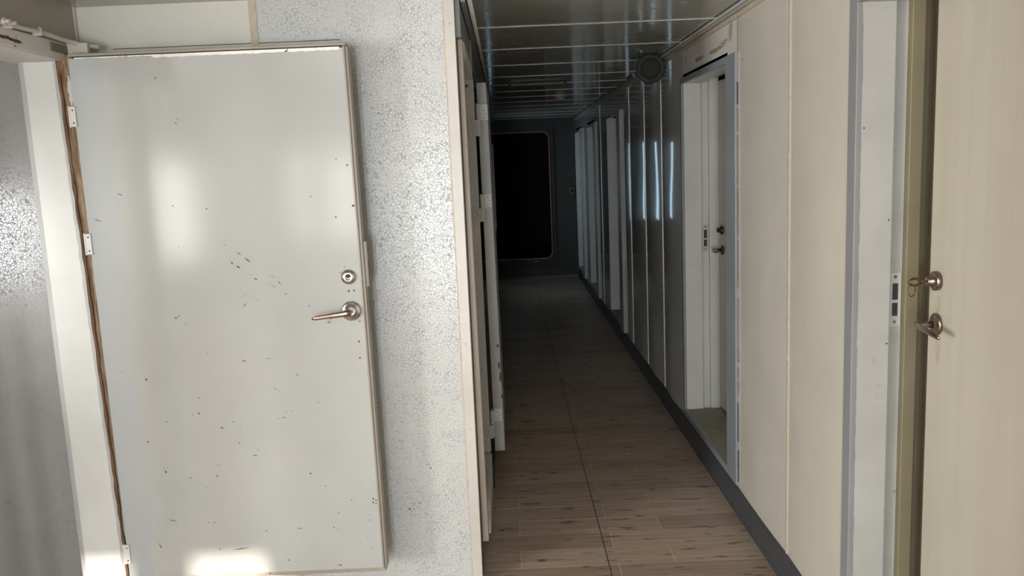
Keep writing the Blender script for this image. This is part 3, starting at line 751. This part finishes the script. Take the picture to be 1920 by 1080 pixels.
# hinges
for (z0, z1, x) in ((1.79, 1.856, -1.447), (1.357, 1.428, -1.445), (0.222, 0.295, -1.438)):
    hb = MB().box(x - 0.004, x + 0.016, YL - 0.005, YL - 0.001, z0, z1, 'chipped')
    hb.tube([(x - 0.005, YL - 0.003, z0 - 0.002), (x - 0.005, YL - 0.003, z1 + 0.002)], 0.004, 'chipped', 10)
    for zz in (z0 + 0.012, z1 - 0.012): hb.lathe((x + 0.007, YL - 0.005, zz), (0, -1, 0), [(0, 0.0035), (0.0012, 0.0025)], 'rust_dark', 10)
    hb.build('hinge', D6, bevel=0.001)
# latch on the free edge
MB().box(-0.502, -0.490, YL + 0.018, YL + 0.032, 1.20, 1.36, 'leaf_edge').box(-0.492, -0.480, YL + 0.018, YL + 0.032, 1.128, 1.146, 'scratch_shade').build('latch', D6, bevel=0.001)

# ------------------------------------------------------------------ left corridor wall, doorway at its start, folded-back leaf
wl = MB()
wl.box(XL - 0.06, XL, 3.96, 9.95, 0, CH, 'panel_far')
wl.box(XL - 0.06, XL, 10.75, YE, 0, CH, 'panel_far')
wl.box(XL - 0.06, XL, 9.95, 10.75, 0, 0.8, 'panel_far')
wl.box(XL - 0.06, XL, 9.95, 10.75, 1.86, CH, 'panel_far')
wl.box(XL - 0.06, XL - 0.004, 3.05, 3.96, 2.06, CH, 'greystrip')
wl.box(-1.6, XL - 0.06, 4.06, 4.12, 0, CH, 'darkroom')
tag(wl.build('wall_corridor_left'), 'shadowed left wall of the corridor behind the folded door', 'wall', 'structure')
tag(MB().box(XL, XL + 0.014, 3.96, 9.95, 0, 0.10, 'skirting').build('baseboard_left'), 'dark skirting along the left corridor wall', 'skirting', 'structure')

fl = MB()
fl.box(-0.166, -0.150, 3.075, 3.10, 0.0, 2.12, 'black')
fl.hexa([(-0.150, 3.10, 0.125), (-0.124, 3.10, 0.125), (-0.124, 3.15, 0.125), (-0.150, 3.15, 0.125),
         (-0.160, 3.10, 2.06), (-0.132, 3.10, 2.06), (-0.132, 3.15, 2.06), (-0.160, 3.15, 2.06)], 'beige2')
M['beige2'] = paint('worn_beige_casing', (0.44, 0.36, 0.28), rough=0.45, chips=0.005, chip_scale=20)
fl.box(-0.19, -0.128, 3.15, 3.94, 2.0, 2.06, 'chipped')
tf = fl.build('trim_10', bevel=0.004)
tag(tf, 'beige door casing with rounded foot just past the corner post', 'door frame', 'structure')
MB().box(-0.18, -0.126, 3.93, 3.96, 0.20, 2.0, 'chipped').build('jamb', tf, bevel=0.002)
MB().box(-0.16, -0.122, 3.34, 3.93, 0.045, 0.195, 'chipped').build('door_sill', tf, bevel=0.006)
# side room wall behind, so that the doorway opens on something dark
D7 = empty('door_7', (-0.11, 4.0, 0.18), 'grey white door folded flat along the left corridor wall, seen edge-on', 'door', 'structure')
lf7 = MB()
lf7.hexa([(-0.106, 4.0, 0.18), (-0.057, 4.0, 0.18), (-0.057, 4.78, 0.18), (-0.106, 4.78, 0.18),
          (-0.114, 4.0, 1.99), (-0.069, 4.0, 1.99), (-0.069, 4.78, 1.99), (-0.114, 4.78, 1.99)], 'jamb_chip')
for (x, z, rx, rz, m) in ((-0.068, 0.62, 0.007, 0.02, 'rust_dark'), (-0.064, 0.56, 0.006, 0.028, 'scratch_shade'), (-0.066, 0.49, 0.009, 0.025, 'rubstain'), (-0.07, 0.72, 0.006, 0.010, 'scratch_shade'), (-0.06, 0.46, 0.006, 0.01, 'rust_dark')):
    blob(lf7, 'y', x, z, rx, rz, 3.9993, m, int(z * 1000))
lf7.build('door_panel', D7, bevel=0.003)
for (za, zb) in ((1.89, 1.74), (1.468, 1.34), (0.402, 0.27)):
    hm = MB()
    zm = (za + zb) / 2
    hm.box(-0.116, -0.066, 3.992, 3.998, zm, za, 'chipped')        # leaf half
    hm.box(-0.160, -0.112, 3.922, 3.929, zb, zm, 'chipped')        # frame half
    hm.tube([(-0.112, 3.955, zb), (-0.112, 3.955, za)], 0.010, 'chipped', 12)
    hm.box(-0.128, -0.108, 3.924, 3.955, zb, zm, 'chipped')
    hm.box(-0.116, -0.104, 3.955, 3.998, zm, za, 'chipped')
    for dz in (0.012, 0.03, 0.048):
        hm.lathe((-0.085 + (dz == 0.03) * 0.008, 3.992, zm + dz), (0, -1, 0), [(0, 0.003), (0.0008, 0.002)], 'scratch_shade', 8)
        hm.lathe((-0.142 + (dz == 0.03) * 0.008, 3.922, zm - dz), (0, -1, 0), [(0, 0.003), (0.0008, 0.002)], 'scratch_shade', 8)
    hm.build('hinge', D7, bevel=0.001)
# a small wedge-shaped catch near the head of that doorway
tag(MB().prism([(-0.158, 1.93), (-0.136, 1.94), (-0.158, 1.953)], 'y', 3.6, 3.62, 'scratch_shade').box(-0.18, -0.155, 3.6, 3.62, 1.92, 1.96, 'scratch_shade').build('door_catch'), 'small dark pointed catch by the head of the left corridor doorway', 'door catch')

# ------------------------------------------------------------------ end wall with the dark round-cornered doorway
def rrect(x0, x1, z0, z1, r, n=7):
    pts = []
    for cx, cz, a0 in ((x1 - r, z1 - r, 0), (x0 + r, z1 - r, 90), (x0 + r, z0 + r, 180), (x1 - r, z0 + r, 270)):
        for i in range(n + 1):
            a = math.radians(a0 + 90 * i / n); pts.append((cx + r * math.cos(a), cz + r * math.sin(a)))
    return pts
def outer_rect(x0, x1, z0, z1, n=7):
    """rectangle sampled with as many points as rrect, corners last in each group"""
    pts = []
    for cx, cz, sx, sz in ((x1, z1, 1, 1), (x0, z1, -1, 1), (x0, z0, -1, -1), (x1, z0, 1, -1)):
        for i in range(n + 1): pts.append((cx, cz))
    return pts
OX0, OX1, OZ0, OZ1 = -0.185, 0.625, 0.285, 2.03
inner = rrect(OX0, OX1, OZ0, OZ1, 0.09)
W0, W1 = XL - 0.4, 1.10
ew = MB()
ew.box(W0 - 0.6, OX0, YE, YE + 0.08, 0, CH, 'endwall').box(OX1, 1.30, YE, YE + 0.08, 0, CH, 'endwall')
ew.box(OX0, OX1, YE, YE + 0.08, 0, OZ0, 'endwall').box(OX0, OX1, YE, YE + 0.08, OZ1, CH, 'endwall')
# corner fillets
for cx, cz, a0 in ((OX1, OZ1, 0), (OX0, OZ1, 90), (OX0, OZ0, 180), (OX1, OZ0, 270)):
    r = 0.09; ux = -1 if cx > 0.2 else 1; uz = -1 if cz > 1 else 1
    ccx, ccz = cx + ux * r, cz + uz * r
    poly = [(cx, cz)] + [(ccx + r * math.cos(math.radians(a0 + 90 * i / 8)), ccz + r * math.sin(math.radians(a0 + 90 * i / 8))) for i in range(9)]
    ew.prism(poly, 'y', YE, YE + 0.08, 'endwall')
tag(ew.build('wall_back'), 'dim grey wall closing the far end of the corridor', 'wall', 'structure')
gk = MB()
gk.frame_y(rrect(OX0 - 0.012, OX1 + 0.012, OZ0 - 0.012, OZ1 + 0.012, 0.10), inner, YE - 0.02, YE, 'gasket')
gko = gk.build('trim_11'); tag(gko, 'pinkish rounded rim around the dark doorway at corridor end', 'door frame', 'structure')
MB().box(-0.25, 0.68, YE - 0.05, YE - 0.021, 0.20, 0.232, 'endwall').build('door_sill', gko, bevel=0.004)
fr = MB().box(0.66, 0.685, YE - 0.05, YE - 0.001, 0.235, 2.06, 'endwall').build('post', gko)
tag(MB().prism([(0.36, 0.235), (0.42, 0.235), (0.41, 0.25), (0.37, 0.25)], 'y', YE - 0.045, YE - 0.03, 'greystrip').build('latch_bracket'), 'small bracket on the sill of the dark end doorway', 'bracket')
# dark space beyond
dk = MB()
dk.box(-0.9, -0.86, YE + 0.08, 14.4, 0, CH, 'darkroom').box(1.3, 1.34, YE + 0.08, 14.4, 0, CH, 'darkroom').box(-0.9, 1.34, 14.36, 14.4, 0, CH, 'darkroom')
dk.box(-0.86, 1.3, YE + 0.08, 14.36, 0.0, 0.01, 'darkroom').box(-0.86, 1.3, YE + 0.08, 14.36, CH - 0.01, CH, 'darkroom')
tag(dk.build('wall_dark_room'), 'unlit room behind the doorway at the corridor end', 'wall', 'structure')

# ------------------------------------------------------------------ small fittings
# round loudspeaker
spc = Vector((0.885, 4.98, 2.125))
sp = empty('loudspeaker', spc, 'dark round loudspeaker fixed under the ceiling beside the right wall', 'loudspeaker')
axs = Vector((-0.10, -1.0, -0.12)).normalized()
MB().lathe(spc, axs, [(-0.15, 0.035), (-0.14, 0.05), (-0.08, 0.058), (-0.045, 0.075), (-0.012, 0.084), (0.0, 0.086), (0.008, 0.083), (0.010, 0.060), (0.004, 0.058)], 'speaker', 40).build('housing', sp)
gr = MB().lathe(spc + axs * 0.002, axs, [(0, 0.058), (0.004, 0.057), (0.010, 0.04), (0.012, 0.0)], 'grille', 32).build('grille', sp)
u = axs.orthogonal().normalized(); v_ = axs.cross(u)
for i in range(4):
    a = math.radians(45 + 90 * i); MB().lathe(spc + axs * 0.009 + (u * math.cos(a) + v_ * math.sin(a)) * 0.071, axs, [(0, 0.004), (0.002, 0.003)], 'black', 10).build('screw', sp)
MB().box(0.82, 0.955, 4.99, 5.05, CH - 0.012, CH - 0.001, 'speaker').box(0.775, 0.83, 5.0, 5.03, 2.185, 2.197, 'speaker').box(0.86, 0.90, 5.01, 5.05, 2.17, 2.2, 'speaker').build('bracket', sp, bevel=0.003)
MB().lathe(spc + Vector((-0.088, 0.035, -0.035)), (-0.4, -1, 0.1), [(0, 0.014), (0.03, 0.014), (0.034, 0.010)], 'steel', 20).build('cable_gland', sp)

# unlit flush ceiling lamp
cl = empty('ceiling_light', (0.28, 6.47, CH), 'unlit flat ceiling lamp midway down the corridor', 'ceiling light')
MB().box(0.06, 0.50, 6.36, 6.60, CH - 0.012, CH - 0.001, 'endwall').build('frame', cl, bevel=0.004)
MB().box(0.08, 0.48, 6.38, 6.58, CH - 0.020, CH - 0.010, 'lampglass').build('diffuser', cl, bevel=0.004)
# small round detector
sm = empty('smoke_detector', (0.545, 7.75, CH), 'small yellowed round detector on the corridor ceiling', 'smoke detector')
MB().lathe((0.545, 7.75, CH - 0.001), (0, 0, -1), [(0, 0.055), (0.014, 0.054), (0.018, 0.045)], 'ceramic', 28).build('base', sm)
MB().lathe((0.545, 7.75, CH - 0.019), (0, 0, -1), [(0, 0.040), (0.018, 0.036), (0.026, 0.022)], 'ceramic', 28).build('sensor', sm)
# red call point on the end wall
rcp = empty('call_point', (0.93, YE, 1.15), 'small dark red call point on the end wall', 'call point')
MB().box(0.892, 0.968, YE - 0.05, YE - 0.001, 1.155, 1.265, 'red').build('housing', rcp, bevel=0.006)
MB().box(0.912, 0.948, YE - 0.053, YE - 0.049, 1.19, 1.23, 'black').build('button', rcp, bevel=0.002)

# ------------------------------------------------------------------ the lobby behind the camera
bw = MB()
ops = sorted([(a, b, c_, d_) for a, b, c_, d_ in WINS] + DOORWAYS)
x = -4.9
for (a, b, z0, z1) in ops:
    bw.box(x, a, BY - 0.1, BY, 0, CH, 'plaster')
    bw.box(a, b, BY - 0.1, BY, z1, CH, 'plaster')
    if z0 > 0: bw.box(a, b, BY - 0.1, BY, 0, z0, 'plaster')
    x = b
bw.box(x, 1.9, BY - 0.1, BY, 0, CH, 'plaster')
tag(bw.build('wall_rear'), 'off-white lobby wall with daylight windows', 'wall', 'structure')
wo = MB().box(-4.95, -4.9, BY, -2.1, 0, CH, 'plaster').box(-4.95, -4.9, -0.6, 3.1, 0, CH, 'plaster')
wo.box(-4.95, -4.9, -2.1, -0.6, 0, 0.8, 'plaster').box(-4.95, -4.9, -2.1, -0.6, 1.9, CH, 'plaster')
pt = MB().box(-3.9, -2.80, 1.68, 1.74, 0, CH, 'plaster').box(-2.44, -2.0, 1.68, 1.74, 0, CH, 'plaster')  # unseen stub wall added to keep side window light off the crackle wall
pt.box(-2.80, -2.44, 1.68, 1.74, 0, 1.02, 'plaster').box(-2.80, -2.44, 1.68, 1.74, 1.58, CH, 'plaster')
tag(pt.build('wall_light_blocker'), 'unseen off-white partition added to block side window light, with a lamp opening', 'wall', 'structure')
tag(wo.build('wall_far_left'), 'off-white outer lobby wall', 'wall', 'structure')
